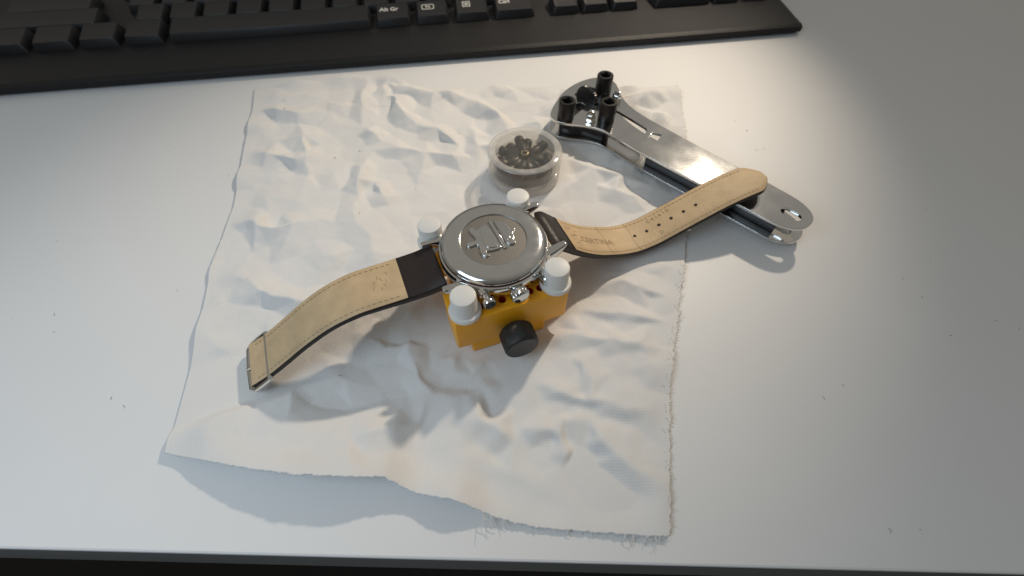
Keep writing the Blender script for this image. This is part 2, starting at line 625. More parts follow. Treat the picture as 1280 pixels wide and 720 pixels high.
def cloth_height(X, Y):
    """a crumpled sheet: flat facets spanned between authored fold lines and loose creases"""
    from mathutils.geometry import delaunay_2d_cdt
    rs = np.random.RandomState(17)
    pts, hs, edges = [], [], []
    for line, h, wb, wf in RIDGES:
        p = resample([(a, b) for a, b in line], max(len(line), 2) + 1)
        n = len(p)
        k0 = len(pts)
        for i in range(n):
            t = i / (n - 1)
            f = .35 + .65 * min(1, math.sin(math.pi * t) * 1.9)
            pts.append(p[i] + rs.randn(2) * .4)
            hs.append(1.2 + 1.25 * h * f)
            if i:
                edges.append((k0 + i - 1, k0 + i))
        # the foot of the fold, steeper on the viewer's side
        for i in range(n - 1):
            m = (p[i] + p[i + 1]) / 2
            d = (p[i + 1] - p[i]) / (np.hypot(*(p[i + 1] - p[i])) + 1e-9)
            nn = np.array([-d[1], d[0]])
            if nn @ np.array([-.37, -.93]) < 0:
                nn = -nn
            for sgn, w in ((1, wf), (-1, wb)):
                pts.append(m + nn * sgn * w * rs.uniform(1.0, 1.5))
                hs.append(rs.uniform(.9, 1.9))
    P0 = np.array(pts)
    # loose crumple points in between
    tries = 0
    extra = []
    while tries < 5000:
        tries += 1
        q = np.array([rs.uniform(-165, 110), rs.uniform(10, 280)])
        calm = float(np.clip((125 - q[1]) / 60, 0, 1) * np.clip((q[0] + 45) / 50, 0, 1))
        gap = 8.5 + 8 * calm
        if np.min(np.hypot(*(P0 - q).T)) < gap * .8:
            continue
        if extra and np.min(np.hypot(*(np.array(extra) - q).T)) < gap:
            continue
        extra.append(q)
        hs.append(rs.choice([rs.uniform(.6, 1.6), rs.uniform(1.8, 4.4)], p=[.55, .45]) * (1 - .62 * calm) + .5 * calm)
        pts.append(q)
    for q in ((-400, -200), (400, -200), (400, 500), (-400, 500)):
        pts.append(np.array(q, float))
        hs.append(1.0)
    vs, _, tris, ov, _, _ = delaunay_2d_cdt([Vector(p) for p in pts], edges, [], 0, 1e-4)
    H = []
    for k, v in enumerate(vs):
        src = ov[k]
        H.append(hs[src[0]] if src else None)
    known = [(v, h) for v, h in zip(vs, H) if h is not None]
    H = [h if h is not None else min(known, key=lambda q: (q[0] - v).length_squared)[1] for v, h in zip(vs, H)]
    # slightly warped so that no facet edge is ruler straight
    Xw = X + 3.0 * (vnoise(X, Y, 11, 41) - .5) + 1.2 * (vnoise(X, Y, 4, 43) - .5)
    Yw = Y + 3.0 * (vnoise(X, Y, 11, 42) - .5) + 1.2 * (vnoise(X, Y, 4, 44) - .5)
    z = np.full_like(X, 1.2)
    for t in tris:
        a, b, c = (np.array(vs[i]) for i in t)
        x0, x1 = min(a[0], b[0], c[0]), max(a[0], b[0], c[0])
        y0, y1 = min(a[1], b[1], c[1]), max(a[1], b[1], c[1])
        ii = np.nonzero((Xw >= x0) & (Xw <= x1) & (Yw >= y0) & (Yw <= y1))
        if not len(ii[0]):
            continue
        px, py = Xw[ii], Yw[ii]
        den = (b[1] - c[1]) * (a[0] - c[0]) + (c[0] - b[0]) * (a[1] - c[1])
        if abs(den) < 1e-9:
            continue
        l0 = ((b[1] - c[1]) * (px - c[0]) + (c[0] - b[0]) * (py - c[1])) / den
        l1 = ((c[1] - a[1]) * (px - c[0]) + (a[0] - c[0]) * (py - c[1])) / den
        l2 = 1 - l0 - l1
        m = (l0 >= -1e-6) & (l1 >= -1e-6) & (l2 >= -1e-6)
        z[ii[0][m], ii[1][m]] = l0[m] * H[t[0]] + l1[m] * H[t[1]] + l2[m] * H[t[2]]
    smooth = sstep(120, 60, Y) * sstep(-45, 10, X)          # calmer towards the near right corner
    z += (vnoise(X, Y, 40, 3) - .5) * 2.6
    z += (facets(X, Y, 15, 23, 3) - .25) * 1.3 * (1 - .6 * smooth)
    z += (facets(X, Y, 6, 31, 2) - .25) * 0.45 * (1 - .6 * smooth)
    return z


def press(z, X, Y):
    """what stands on the cloth presses it flat"""
    def rect(cx, cy, hx, hy, ang, m):
        c, s = math.cos(ang), math.sin(ang)
        u = np.abs((X - cx) * c + (Y - cy) * s) - hx
        v = np.abs(-(X - cx) * s + (Y - cy) * c) - hy
        return 1 - sstep(0, m, np.maximum(u, v))
    out = z
    k = rect(-7.0, 107.0, 19, 23.0, R(20.5), 7)
    out = np.minimum(out, out * (1 - k) + 1.2 * k)
    k = 1 - sstep(18, 25, np.hypot(X - 6.3, Y - 182))
    out = out * (1 - k) + 2.4 * k
    # under the case wrench
    d = np.full_like(X, 1e9)
    wl = [(30, 216), (45, 226), (56, 218), (78, 188), (128, 140)]
    for a, b in zip(wl, wl[1:]):
        a, b = np.array(a, float), np.array(b, float)
        ab = b - a
        t = np.clip(((X - a[0]) * ab[0] + (Y - a[1]) * ab[1]) / (ab @ ab), 0, 1)
        d = np.minimum(d, np.hypot(X - a[0] - t * ab[0], Y - a[1] - t * ab[1]))
    k = 1 - sstep(15, 26, d)
    out = out * (1 - k) + np.minimum(out, 3.2) * k
    # under the two straps
    A = R(22)
    sx = (X + 6.7) * math.cos(A) + (Y - 108.9) * math.sin(A)
    sn = -(X + 6.7) * math.sin(A) + (Y - 108.9) * math.cos(A)
    k = (1 - sstep(10, 16, np.abs(sn))) * sstep(30, 48, sx) * (1 - sstep(84, 100, sx))
    out = np.minimum(out, out * (1 - k) + .9 * k)
    k = (1 - sstep(10, 16, np.abs(sn))) * sstep(-66, -80, sx)
    out = np.minimum(out, out * (1 - k) + 1.0 * k)
    return out


CL = {}


def build_cloth():
    N, K = 430, 470
    top, bot = resample(TOP, N), resample(BOTTOM, N)
    lef, rig = resample(LEFT, K), resample(RIGHT, K)
    rs = np.random.RandomState(5)
    jit = lambda n: blur(rs.randn(1, n), 2)[0]
    jb, jr = .28 * jit(N) * sstep(-.2, .4, np.linspace(0, 1, N)), .5 * jit(K)
    top = top[:, :2]
    eb = blur(bot[None, :, 2] * 1.12, 90)[0]
    bot = bot[:, :2]
    u = np.linspace(0, 1, N)[None, :, None]
    v = np.linspace(0, 1, K)[:, None, None]
    Bm, Tm, Lm, Rm = bot[None], top[None], lef[:, None], rig[:, None]
    P = (1 - v) * Bm + v * Tm + (1 - u) * Lm + u * Rm - ((1 - u) * (1 - v) * bot[0] + u * (1 - v) * bot[-1] + (1 - u) * v * top[0] + u * v * top[-1])
    X, Y = P[..., 0], P[..., 1]
    z = cloth_height(X, Y)
    # soften: crisp creases far away, rounder folds near the viewer on the right
    sm = sstep(120, 72, Y) * sstep(-75, -15, X)
    z1, z2 = blur(z, 4), blur(z, 13)
    z = z1 * (1 - sm) + z2 * sm
    X = X + jr[:, None] * np.clip(1 - (N - 1 - np.arange(N)) / 4, 0, 1)[None, :]
    Y = Y + jb[None, :] * np.clip(1 - np.arange(K) / 4, 0, 1)[:, None]
    # distances (mm) from each edge
    db = (Y - bot[None, :, 1])
    dt = (top[None, :, 1] - Y)
    dr = np.abs(rig[:, None, 0] - X)
    dl = np.abs(X - lef[:, None, 0])
    wid = 20 + 16 * vnoise(X, Y, 22, 12)
    k = 1 - np.clip(db / wid, 0, 1) ** 1.3
    z = z * (1 - k) + (eb[None, :] + 1.0 * (z - 3) * sstep(0, 12, db)) * k
    for d, zz in ((dt, 1.2), (dl, 1.0), (dr, .9)):
        k = 1 - sstep(0, 16, d)
        lift = zz + (vnoise(X, Y, 14, 8) > 2) * 0 + np.clip(vnoise(X, Y, 15, 9) - .45, 0, 1) * (9 if d is dt else 5)
        z = z * (1 - .8 * k) + lift * .8 * k
    z = press(z, X, Y)
    z = np.maximum(z, .35)
    # keep clear of the keyboard's front edge
    CL['X'], CL['Y'], CL['Z'] = X, Y, z
    me = bpy.data.meshes.new('cloth')
    vs = np.stack([X, Y, z], -1).reshape(-1, 3) * MM
    idx = np.arange(N * K).reshape(K, N)
    fs = np.stack([idx[:-1, :-1], idx[:-1, 1:], idx[1:, 1:], idx[1:, :-1]], -1).reshape(-1, 4)
    me.vertices.add(len(vs))
    me.vertices.foreach_set('co', vs.ravel())
    me.loops.add(fs.size)
    me.loops.foreach_set('vertex_index', fs.ravel())
    me.polygons.add(len(fs))
    me.polygons.foreach_set('loop_start', np.arange(0, fs.size, 4))
    me.polygons.foreach_set('loop_total', np.full(len(fs), 4))
    me.update()
    me.polygons.foreach_set('use_smooth', [True] * len(fs))
    uvl = me.uv_layers.new(name='UVMap')
    uu, vv = np.meshgrid(np.linspace(0, 240, N), np.linspace(0, 240, K))
    uvs = np.stack([uu, vv], -1).reshape(-1, 2)[fs.ravel()]
    uvl.data.foreach_set('uv', uvs.ravel())
    me.materials.append(M['cloth'])
    o = bpy.data.objects.new('cleaning_cloth', me)
    col.objects.link(o)
    o.scale = (KS, KS, KS)
    sol = o.modifiers.new('thickness', 'SOLIDIFY')
    sol.thickness = 0.25 * MM
    sol.offset = -1
    tag(o, 'crumpled white cotton cloth with frayed edges spread over the desk', 'cloth')
    # frayed threads along the near and right edges
    b = MB()
    rnd = random.Random(3)

    def strand(p, d, L, r=.10, curl=.5):
        pts = [Vector(p)]
        d = Vector(d).normalized()
        for i in range(5):
            d = (d + Vector((rnd.gauss(0, curl), rnd.gauss(0, curl), rnd.gauss(0, curl * .35) - .06))).normalized()
            q = pts[-1] + d * L / 5
            q.z = max(q.z, .25)
            pts.append(q)
        b.tube(pts, r, 4, taper=.6)
    for i in range(6, K, 2):
        p = (X[i, -1], Y[i, -1], z[i, -1] - .1)
        if p[1] < 150 and rnd.random() < .75:
            strand(p, (1, rnd.gauss(0, .5), -.1), rnd.uniform(.8, 2.6), .09, .35)
        if p[1] < 150 and rnd.random() < .5:        # loose thread lying along the edge
            strand((p[0] - rnd.uniform(.4, 2), p[1], z[i, -4] + .12), (rnd.gauss(0, .4), 1, 0), rnd.uniform(1.5, 4), .09, .3)
    for i in range(2, N, 2):
        if X[0, i] > -14 and rnd.random() < .5:
            strand((X[0, i], Y[0, i], z[0, i] - .1), (rnd.gauss(0, .6), -1, -.25), rnd.uniform(.5, 1.6), .08, .4)
    for x0, L in ((-9.0, 5.5), (-6.6, 4.5), (17, 2.5), (35.0, 4.0), (37.5, 3.4), (41.5, 3.4), (44, 3.0), (45.5, 3.6), (-3, 3)):
        i = int(np.argmin(np.abs(X[0] - x0)))
        for q in range(2):
            strand((X[0, i], Y[0, i], z[0, i]), (rnd.uniform(-.2, .8), -1, -.2), L, .14, .4)
    fr = b.build('frayed_threads', M['thread'], o)
    tag(fr, kind='stuff')


build_cloth()


# ------------------------------------------------------------------ keyboard
def build_keyboard():
    root = empty('keyboard', (-104.68 * KS, 285.85 * KS, 0), R(8.5), 'black computer keyboard along the back of the desk', 'keyboard')
    root.scale = (KS, KS, KS)
    b = MB()
    # case profile in (v, z): vertical lip, bright chamfer, gently rising palm edge
    pr = [(6, 0.2), (5, 1.7), (0.3, 1.8), (0, 2.2), (0, 5.0), (0.3, 5.4), (2.8, 6.6), (3.2, 6.7), (3.6, 6.5), (5.0, 6.4), (33.2, 8.4), (154, 13), (156, 12.5), (156, 0.2)]
    xs = [-262, -260.8, -258, 309, 311.8, 313]
    sc_ = [.90, .97, 1, 1, .97, .90]
    rings = []
    for x, k in zip(xs, sc_):
        rings.append([Vector((x, v + (1 - k) * 10 * (1 if v < 75 else -1), z * (k if z > 3 else 1))) for v, z in pr])
    b.loft(rings, smooth=False)
    b.build('case', M['kb'], root, sharp=R(14))
    # one key cap mesh per width
    caps = {}
    TILT = 3.4

    def cap(w, depth=18.5, h=7.2, deep=None):
        key = (w, depth)
        if key in caps:
            return caps[key]
        b = MB()
        lv = [(0, 0, 0), (.25, .15, 1.2), (1.5, 1.1, h - .8), (2.0, 1.5, h), (3.0, 3.0, h - .15)]
        rings = []
        for ins, insf, z in lv:
            x0, x1, y0, y1 = -w / 2 + ins, w / 2 - ins, insf, depth - ins * 1.3
            r = 1.3
            ring = []
            for cx, cy, s0 in ((x1 - r, y0 + r, -90), (x1 - r, y1 - r, 0), (x0 + r, y1 - r, 90), (x0 + r, y0 + r, 180)):
                for q in range(4):
                    a = R(s0 + 30 * q)
                    ring.append(Vector((cx + r * math.cos(a), cy + r * math.sin(a), z + (TILT * (cy + r * math.sin(a) - depth / 2) / 18.5 if z > 3 else 0))))
            rings.append(ring)
        b.loft(rings, smooth=True)
        me = b.build('key', M['key'], None, sharp=R(28))
        caps[key] = me
        me_data = me.data
        bpy.data.objects.remove(me)
        caps[key] = me_data
        return me_data

    def slope(v):
        return 8.4 + (v - 33.2) * (13 - 8.4) / 121

    def key(u0, u1, v0, depth=18.5, legend=None):
        me = cap(round(u1 - u0, 1), depth)
        o = bpy.data.objects.new('key', me)
        col.objects.link(o)
        o.parent = root
        o.location = Vector(((u0 + u1) / 2, v0, slope(v0) - .7)) * MM
        o.rotation_euler = (R(2.3), 0, 0)
        if legend:
            legend(o, u1 - u0)
        return o

    def put(me, o, x, y, z, name='legend'):
        me.transform(Matrix.Rotation(math.atan(TILT / 18.5), 4, 'X'))
        me.transform(Matrix.Translation((x, y, z + TILT * (y - 9.25) / 18.5)))
        me.transform(Matrix.Scale(MM, 4))
        return mesh_obj(name, me, M['print'], o)

    ZL = 7.16

    def word(body, size, dx):
        def f(o, w):
            put(text_mesh(body, size, .03, .12), o, dx, 10.2, ZL)
        return f

    def flat(loops):
        me = plate_mesh(loops, -.03, .03, 0)
        me.transform(Matrix.Scale(1 / MM, 4))
        return me

    def rrect(w, h, r=.5):
        out = []
        for cx, cy, s0 in ((w / 2 - r, -h / 2 + r, -90), (w / 2 - r, h / 2 - r, 0), (-w / 2 + r, h / 2 - r, 90), (-w / 2 + r, -h / 2 + r, 180)):
            for q in range(4):
                a = R(s0 + 30 * q)
                out.append((cx + r * math.cos(a), cy + r * math.sin(a)))
        return out

    def box(x0, y0, x1, y1):
        return [(x0, y0), (x1, y0), (x1, y1), (x0, y1)]

    def fn_leg(o, w):
        put(flat([rrect(8.6, 5.0, 1.2), rrect(7.5, 3.9, .9)]), o, -2.6, 10.2, ZL)
        put(text_mesh('Fn', 3.6, .03, .06), o, -2.6, 10.2, ZL)

    def menu_leg(o, w):
        put(flat([rrect(5.4, 5.4, .4), rrect(4.2, 4.2, .2)]), o, -3.6, 10.4, ZL)
        put(flat([box(-1.4, .7, 1.4, 1.3), box(-1.4, -.3, 1.4, .3), box(-1.4, -1.3, 1.4, -.7)]), o, -3.6, 10.4, ZL)
    v0 = 35.4
    key(17.3, 41.6, v0, legend=word('Alt Gr', 4.8, -2.4))
    key(44.6, 68.0, v0, legend=fn_leg)
    key(71.6, 96.0, v0, legend=menu_leg)
    key(99.2, 127.8, v0, legend=word('Ctrl', 4.8, -6.8))
    for a in (140.1, 161.6, 183.1):
        key(a, a + 19.9, v0)
    key(215.2, 257.2, v0)
    key(259.5, 279.4, v0)
    key(-117, 14.7, v0)
    key(-144.5, -120, v0)
    key(-172, -147.5, v0)
    key(-200, -175, v0)
    key(-233, -203, v0)
    # second row
    v1 = v0 + 21.2
    key(72.5, 127.8, v1)
    for i in range(10):
        key(51 - i * 21.6, 70.9 - i * 21.6, v1)
    key(-233, -166, v1)
    key(161.6, 181.5, v1)
    for a in (215.2, 237.3, 259.5):
        key(a, a + 19.9, v1)
    # third row
    v2 = v1 + 21.2
    for i in range(11):
        key(62 - i * 21.6, 81.9 - i * 21.6, v2)
    key(83.6, 127.8, v2)
    key(-233, -176, v2)
    for a in (215.2, 237.3, 259.5):
        key(a, a + 19.9, v2)
    for i in range(12):
        key(73 - i * 21.6, 92.9 - i * 21.6, v2 + 21.2)
    key(-233, -187, v2 + 21.2)
    key(281.7, 301.6, v0, 39.7)
    key(281.7, 301.6, v2, 39.7)
    return root


build_keyboard()

# ------------------------------------------------------------------ orange case holder with white pegs
CX, CY = -7.0, 113.3


def build_holder():
    A = R(20.5)
    root = empty('watch_case_holder', (CX, CY, 1.4), A, 'orange plastic case holder with white pegs clamping the wristwatch', 'case holder')

    def plan(x0, y0, x1, y1, r=1.0):
        return chaikin([(x0 + r, y0), (x1 - r, y0), (x1, y0 + r), (x1, y1 - r), (x1 - r, y1), (x0 + r, y1), (x0, y1 - r), (x0, y0 + r)], 1)
    zt, zj = 25.1, 7.2
    front_holes = [circle((x, -20.3), 1.45, 14) for x in (-12.7, -8.9, -4.0, 1.2, 6.9, 11.2)]
    for name, y0, y1, hy in (('front_jaw', -25.1, -8.5, -20.3), ('back_jaw', 9.0, 25.0, 12.8)):
        hs = [circle((x, hy), 1.45, 14) for x in (-12.7, -8.9, -4.0, 1.2, 6.9, 11.2)]
        out = plan(-24.2, y0, 21.7, y1)
        if name == 'back_jaw':
            out = chaikin([(-24, 9), (21.7, 9), (21.7, 20), (20, 23), (14, 23), (12, 16.5), (-16, 16.5), (-17.5, 20), (-24, 20)], 1)
        me = plate_mesh([out] + hs, zj, zt, .35)
        j = mesh_obj('jaw', me, M['orange'], root, 35)
        b = MB()
        for h in hs:
            cx = sum(p[0] for p in h) / len(h)
            b.lathe([(1.5, zt - .12), (1.42, zt - .5), (1.35, zt - 4.5), (0, zt - 4.6)], 14, mat4=Matrix.Translation((cx, hy, 0)))
        b.build('peg_hole', M['hole'], j)
    me = plate_mesh([plan(-18.5, -24.6, 13.0, 15.8)], 0, zj - .02, .3)
    mesh_obj('base', me, M['orange'], root, 35)
    # pegs
    b = MB()
    b.lathe([(2.2, -4), (2.2, 0), (5.8, .05), (6.05, .3), (6.05, 1.6), (5.8, 1.95), (4.85, 2.0), (4.78, 2.2), (4.7, 9.9), (4.5, 10.4), (4.1, 10.6), (0, 10.65)], 40)
    p0 = b.build('peg', M['peg'], root)
    spots = [(-18.4, -20.6), (17.3, -20.6), (17.0, 18.6), (-21.0, 16.0)]
    p0.location = Vector((*spots[0], zt)) * MM
    for s in spots[1:]:
        link_copy(p0, root, (*s, zt))
    # clamping screw with its knob
    b = MB()
    rotm = Matrix.Translation((-1.6, 0, 12.9)) @ Matrix.Rotation(R(90), 4, 'X')
    n = 60
    wob = lambda a, z: 1 + .010 * math.cos(n * a) * (1 if 27.5 < z < 35.6 else 0)
    prof = [(0, 26.6), (3.6, 26.6), (5.6, 27.0), (6.6, 28.0), (6.75, 29.2), (6.75, 32), (6.75, 35.2), (6.5, 35.9), (6.1, 36.25), (0, 36.3)]
    b.lathe(prof, 60 * 4, mat4=rotm, wob=wob, mis=[0] * 9 + [1])
    k = b.build('screw_knob', [M['knob'], M['knobface']], root)
    b = MB()
    b.lathe([(0, -24), (2.4, -24), (2.4, 26.7), (0, 26.7)], 20, mat4=rotm)
    b.build('screw', M['blacksteel'], k)
    return root


build_holder()


# ------------------------------------------------------------------ wristwatch, face down
WZ = 26.7
SA_R, SA_L = R(23.4), R(22)


def strap_profile(pts, n=90):
    p = np.array(pts, float)
    t = np.r_[0, np.cumsum(np.hypot(np.diff(p[:, 0]), np.diff(p[:, 1])))]
    # Catmull-Rom through the points
    out = []
    for i in range(len(p) - 1):
        a, b_, c, d = p[max(i - 1, 0)], p[i], p[i + 1], p[min(i + 2, len(p) - 1)]
        for q in np.linspace(0, 1, 16, endpoint=False):
            out.append(.5 * ((2 * b_) + (-a + c) * q + (2 * a - 5 * b_ + 4 * c - d) * q * q + (-a + 3 * b_ - 3 * c + d) * q ** 3))
    out.append(p[-1])
    o = np.array(out)
    L = np.r_[0, np.cumsum(np.hypot(np.diff(o[:, 0]), np.diff(o[:, 1])))]
    tt = np.linspace(0, L[-1], n)
    return np.interp(tt, L, o[:, 0]), np.interp(tt, L, o[:, 1]), tt


def build_watch():
    root = empty('wristwatch', (CX, CY, 0), R(26), 'steel wristwatch lying face down with its beige lined dark leather strap spread out', 'wristwatch')
    Z = WZ
    b = MB()
    b.lathe([(0, Z + .1), (15.5, Z + .1), (16.4, Z + .4), (16.9, Z + .3), (19.2, Z + .9), (20.2, Z + 1.6), (20.4, Z + 2.2), (21.0, Z + 2.5),
             (21.3, Z + 3.2), (21.3, Z + 6.4), (21.0, Z + 7.1), (20.4, Z + 7.3)], 128, mis=[1, 1] + [0] * 9)
    case = b.build('case', [M['steel'], M['glass']], root)
    b = MB()
    b.lathe([(20.4, Z + 7.25), (20.0, Z + 7.35), (20.0, Z + 7.95), (20.3, Z + 8.0)], 128)
    b.build('gasket', M['gasket'], case)
    b = MB()
    b.lathe([(20.2, Z + 7.95), (20.35, Z + 8.3), (20.25, Z + 8.8), (19.8, Z + 9.5), (19.0, Z + 10.05), (18.0, Z + 10.4), (17.0, Z + 10.6), (15.5, Z + 10.72), (14, Z + 10.8),
             (12.95, Z + 10.8), (12.7, Z + 10.65), (12.55, Z + 10.2)], 160)
    cb = b.build('case_back', M['back'], root)
    b = MB()
    b.lathe([(12.6, Z + 10.2), (6, Z + 10.25), (0, Z + 10.27)], 96)
    b.build('medallion', M['satin'], cb)
    # raised tortoise emblem; traced in world axes, so turned back by the watch's own angle
    body = [(-9.2, 9.8), (-9.6, 8.6), (-8.7, 7.0), (-6.7, 4.8), (-6.3, 3.2), (-7.9, 2.4), (-9.4, 2.1), (-10.0, 1.1), (-9.5, -0.2), (-8.0, -0.2), (-6.9, 0.7), (-5.5, 1.1), (-4.8, -0.2), (-4.3, -2.8), (-3.3, -4.6), (-1.4, -4.9), (-0.5, -4.4), (-1.7, -3.1), (-1.9, -2.2), (0.5, -2.0), (4.1, -0.6), (3.3, 1.1), (-1.7, 11.6), (-4.1, 11.3), (-5.3, 10.0), (-6.4, 8.1), (-7.8, 10.7)]
    band = [(-1.9, 13.8), (-0.6, 14.3), (6.2, -0.2), (5.0, -0.8)]
    rear = [(0.0, 14.1), (2.2, 14.0), (4.7, 13.0), (6.4, 10.7), (7.5, 8.2), (9.0, 9.8), (9.2, 9.0), (8.1, 7.3), (8.9, 5.5), (8.6, 3.2), (9.6, 2.6), (9.2, 1.6), (7.1, 1.3), (5.8, 2.0), (5.3, 2.8)]
    ca, sa = math.cos(R(-26)), math.sin(R(-26))

    def tr(p, k=0.95):
        x, y = p[0] - .6, p[1] - 4.8 + .4
        return ((x * ca - y * sa) * k, (x * sa + y * ca) * k)
    em = mesh_obj('tortoise_emblem', plate_mesh([chaikin([tr(p) for p in body], 1)], Z + 10.1, Z + 11.0, .28, res=3), M['back'], cb, 50)
    bandm = plate_mesh([[tr(p) for p in band]], Z + 10.1, Z + 10.85, .2, res=2)
    rearm = plate_mesh([chaikin([tr(p) for p in rear], 1)], Z + 10.1, Z + 11.0, .28, res=3)
    # shell scutes: a lower relief on top of both halves
    sc1 = [(-5.2, 8.8), (-4.0, 10.2), (-2.4, 10.4), (2.0, 1.2), (2.4, -0.2), (0.2, -0.8), (-2.6, -0.6)]
    sc2 = [(1.0, 12.6), (2.4, 12.6), (4.6, 11.2), (6.4, 8.2), (7.4, 5.2), (7.2, 3.2), (5.9, 3.4)]
    s1m = plate_mesh([chaikin([tr(p) for p in sc1], 2)], Z + 10.9, Z + 11.3, .18, res=2)
    s2m = plate_mesh([chaikin([tr(p) for p in sc2], 2)], Z + 10.9, Z + 11.3, .18, res=2)
    bm = bmesh.new()
    for me in (em.data, bandm, rearm, s1m, s2m):
        bm.from_mesh(me)
    for f in bm.faces:
        f.smooth = True
        f.material_index = 0
    bm.to_mesh(em.data)
    bm.free()
    em.data.set_sharp_from_angle(angle=R(50))
    # lugs
    for sx in (-1, 1):
        for sy in (-1, 1):
            b = MB()
            st = [(13.5, 10.6, 14.6, 3.0, 7.0), (17.5, 10.5, 14.4, 3.4, 7.3), (20.5, 10.5, 13.9, 4.2, 7.7), (22.8, 10.5, 13.4, 5.2, 8.0), (24.6, 10.5, 12.9, 6.2, 8.1), (25.4, 10.7, 12.5, 6.9, 7.9)]
            rings = []
            for s_, n0, n1, z0, z1 in st:
                rings.append([Vector((sx * s_, sy * n, Z + z)) for n, z in ((n0, z0), (n1, z0), (n1, (z0 + z1) / 2 + .4), (n1 - .5, z1), (n0, z1))])
            b.loft(rings, smooth=True)
            b.build('lug', M['steel'], root, bevel=.3, bseg=2)
    # crown and the two pushers, along local -y
    def out(x, z=Z + 4.6):
        return Matrix.Translation((x, 0, z)) @ Matrix.Rotation(R(90), 4, 'X')
    b = MB()
    wob = lambda a, z: 1 + .05 * math.cos(18 * a) * (1 if 22.3 < z < 25.2 else 0)
    b.lathe([(0, 20.5), (2.2, 20.5), (2.2, 21.9), (3.0, 22.0), (3.3, 22.5), (3.3, 24.9), (2.9, 25.4), (2.0, 25.7), (0, 25.8)], 108, mat4=out(-.6), wob=wob)
    b.build('crown', M['steel'], root)
    for x, y0 in ((-12.0, 0), (11.4, 0)):
        b = MB()
        b.lathe([(0, 16), (2.3, 16), (2.3, 18.9), (1.5, 19.1), (1.3, 20.6), (2.1, 20.8), (2.35, 21.1), (2.35, 23.0), (2.1, 23.3), (0, 23.4)], 32, mat4=out(x))
        b.build('pusher', M['steel'], root)

    # strap: two lengths

    def sp(s, n, z, da):
        """strap station -> local watch coordinates (the straps run a little off the case's own axis)"""
        return Vector((s * math.cos(da) - n * math.sin(da), s * math.sin(da) + n * math.cos(da), z))

    def strap(name, prof, wfun, tfun, dark_len, tip, sgn):
        S, Zs, L = strap_profile(prof, 120)
        dS, dZ = np.gradient(S), np.gradient(Zs)
        ln = np.hypot(dS, dZ)
        ns, nz = -dZ / ln * sgn, dS / ln * sgn

        def at(l, n, h=0):
            s_, z_ = np.interp(l, L, S), np.interp(l, L, Zs)
            a_, c_ = np.interp(l, L, ns), np.interp(l, L, nz)
            return sp(s_ + a_ * h, n, z_ + c_ * h, (SA_R if sgn > 0 else SA_L) - R(26))
        b = MB()
        rings = []
        for i, l in enumerate(L):
            w, t = wfun(l) / 2, tfun(l)
            if tip and L[-1] - l < 9:
                q = (L[-1] - l) / 9
                w *= max(.25, math.sin(math.pi / 2 * (.18 + .82 * q)))
            k = .35
            pts = [(-w + k, 0), (-w * .5, .05), (0, .06), (w * .5, .05), (w - k, 0), (w, -k), (w, -t + k * 1.6), (w - k * 2, -t), (w * .5, -t - .5), (0, -t - .7), (-w * .5, -t - .5), (-w + k * 2, -t), (-w, -t + k * 1.6), (-w, -k)]
            rings.append([at(l, n_ * sgn, h_) for n_, h_ in pts])
        b.loft(rings, smooth=True)
        nr = 14
        for fi, f in enumerate(b.f):
            i, k = divmod(fi, nr)
            if i < len(L) - 1:
                b.m[fi] = 1 if (k < 4 and L[i] > dark_len) else 0
        o = b.build(name, [M['leather'], M['lining']], root, sharp=R(60))
        # seam step where the lining starts
        b = MB()
        b.loft([[at(dark_len + q, n_, h_) for n_, h_ in ((-wfun(dark_len) / 2 + .5, -.1), (wfun(dark_len) / 2 - .5, -.1), (wfun(dark_len) / 2 - .5, .22), (-wfun(dark_len) / 2 + .5, .22))] for q in (-.6, 0)])
        b.build('lining_seam', M['leather'], o)
        # stitching down both sides
        b = MB()
        l = dark_len + 3
        while l < L[-1] - (10 if tip else 4):
            for sd in (-1, 1):
                w = wfun(l) / 2 - 2.1
                b.tube([at(l, sd * w, .02), at(l + .7, sd * w, .11), at(l + 1.4, sd * w, .02)], .14, 4)
            l += 2.1
        b.build('stitching', M['stitch'], o)

        def stamp(body, size, l0, n0, rot=0, nm='stamped_lettering', bold=0):
            me = text_mesh(body, size, 0, bold)
            c_, s_ = math.cos(rot), math.sin(rot)
            for v in me.vertices:
                x, y = v.co.x * c_ - v.co.y * s_, v.co.x * s_ + v.co.y * c_
                q = at(l0 + x * sgn, n0 + y, .09)
                v.co = q * MM
            return mesh_obj(nm, me, M['stamp'], o)
        return o, at, stamp

    w_r = lambda l: 20.2 - 2.4 * min(1, l / 60)
    t_fun = lambda l: 3.6 - 1.3 * min(1, l / 40)
    right = [(21.6, 33.1), (24.4, 33.0), (28.5, 29.4), (32, 26.0), (37.3, 21.4), (45, 16.0), (53.8, 11.7), (60, 9.2), (66.6, 7.5), (73, 7.4), (79.6, 8.4), (90, 11.6), (100, 14.6), (110, 17.4), (120, 19.4), (130, 20.4), (139, 20.6)]
    o, at, stamp = strap('strap', right, w_r, t_fun, 12.5, True, 1)
    stamp('CERTINA', 4.7, 33.0, -1.0, R(-4))
    b = MB()
    rnd = random.Random(12)
    for i in range(11):
        l0, n0 = 17.5 + 2.1 * (i % 3) + rnd.gauss(0, .3), 5.5 - 1.9 * (i // 2) + rnd.gauss(0, .4)
        b.tube([at(l0 + q, n0 + .2 * math.sin(3 * q), .05) for q in np.linspace(-1.1, 1.1, 5)], .10, 4)
    b.build('worn_stamp', M['stamp'], o)
    # creases across the lining and the buckle holes
    b = MB()
    for l in (38.5, 55.0):
        b.tube([at(l + .5 * math.sin(n_ * .4), n_, .0) for n_ in np.linspace(-8.6, 8.6, 9)], .13, 4)
    b.build('crease', M['stamp'], o)
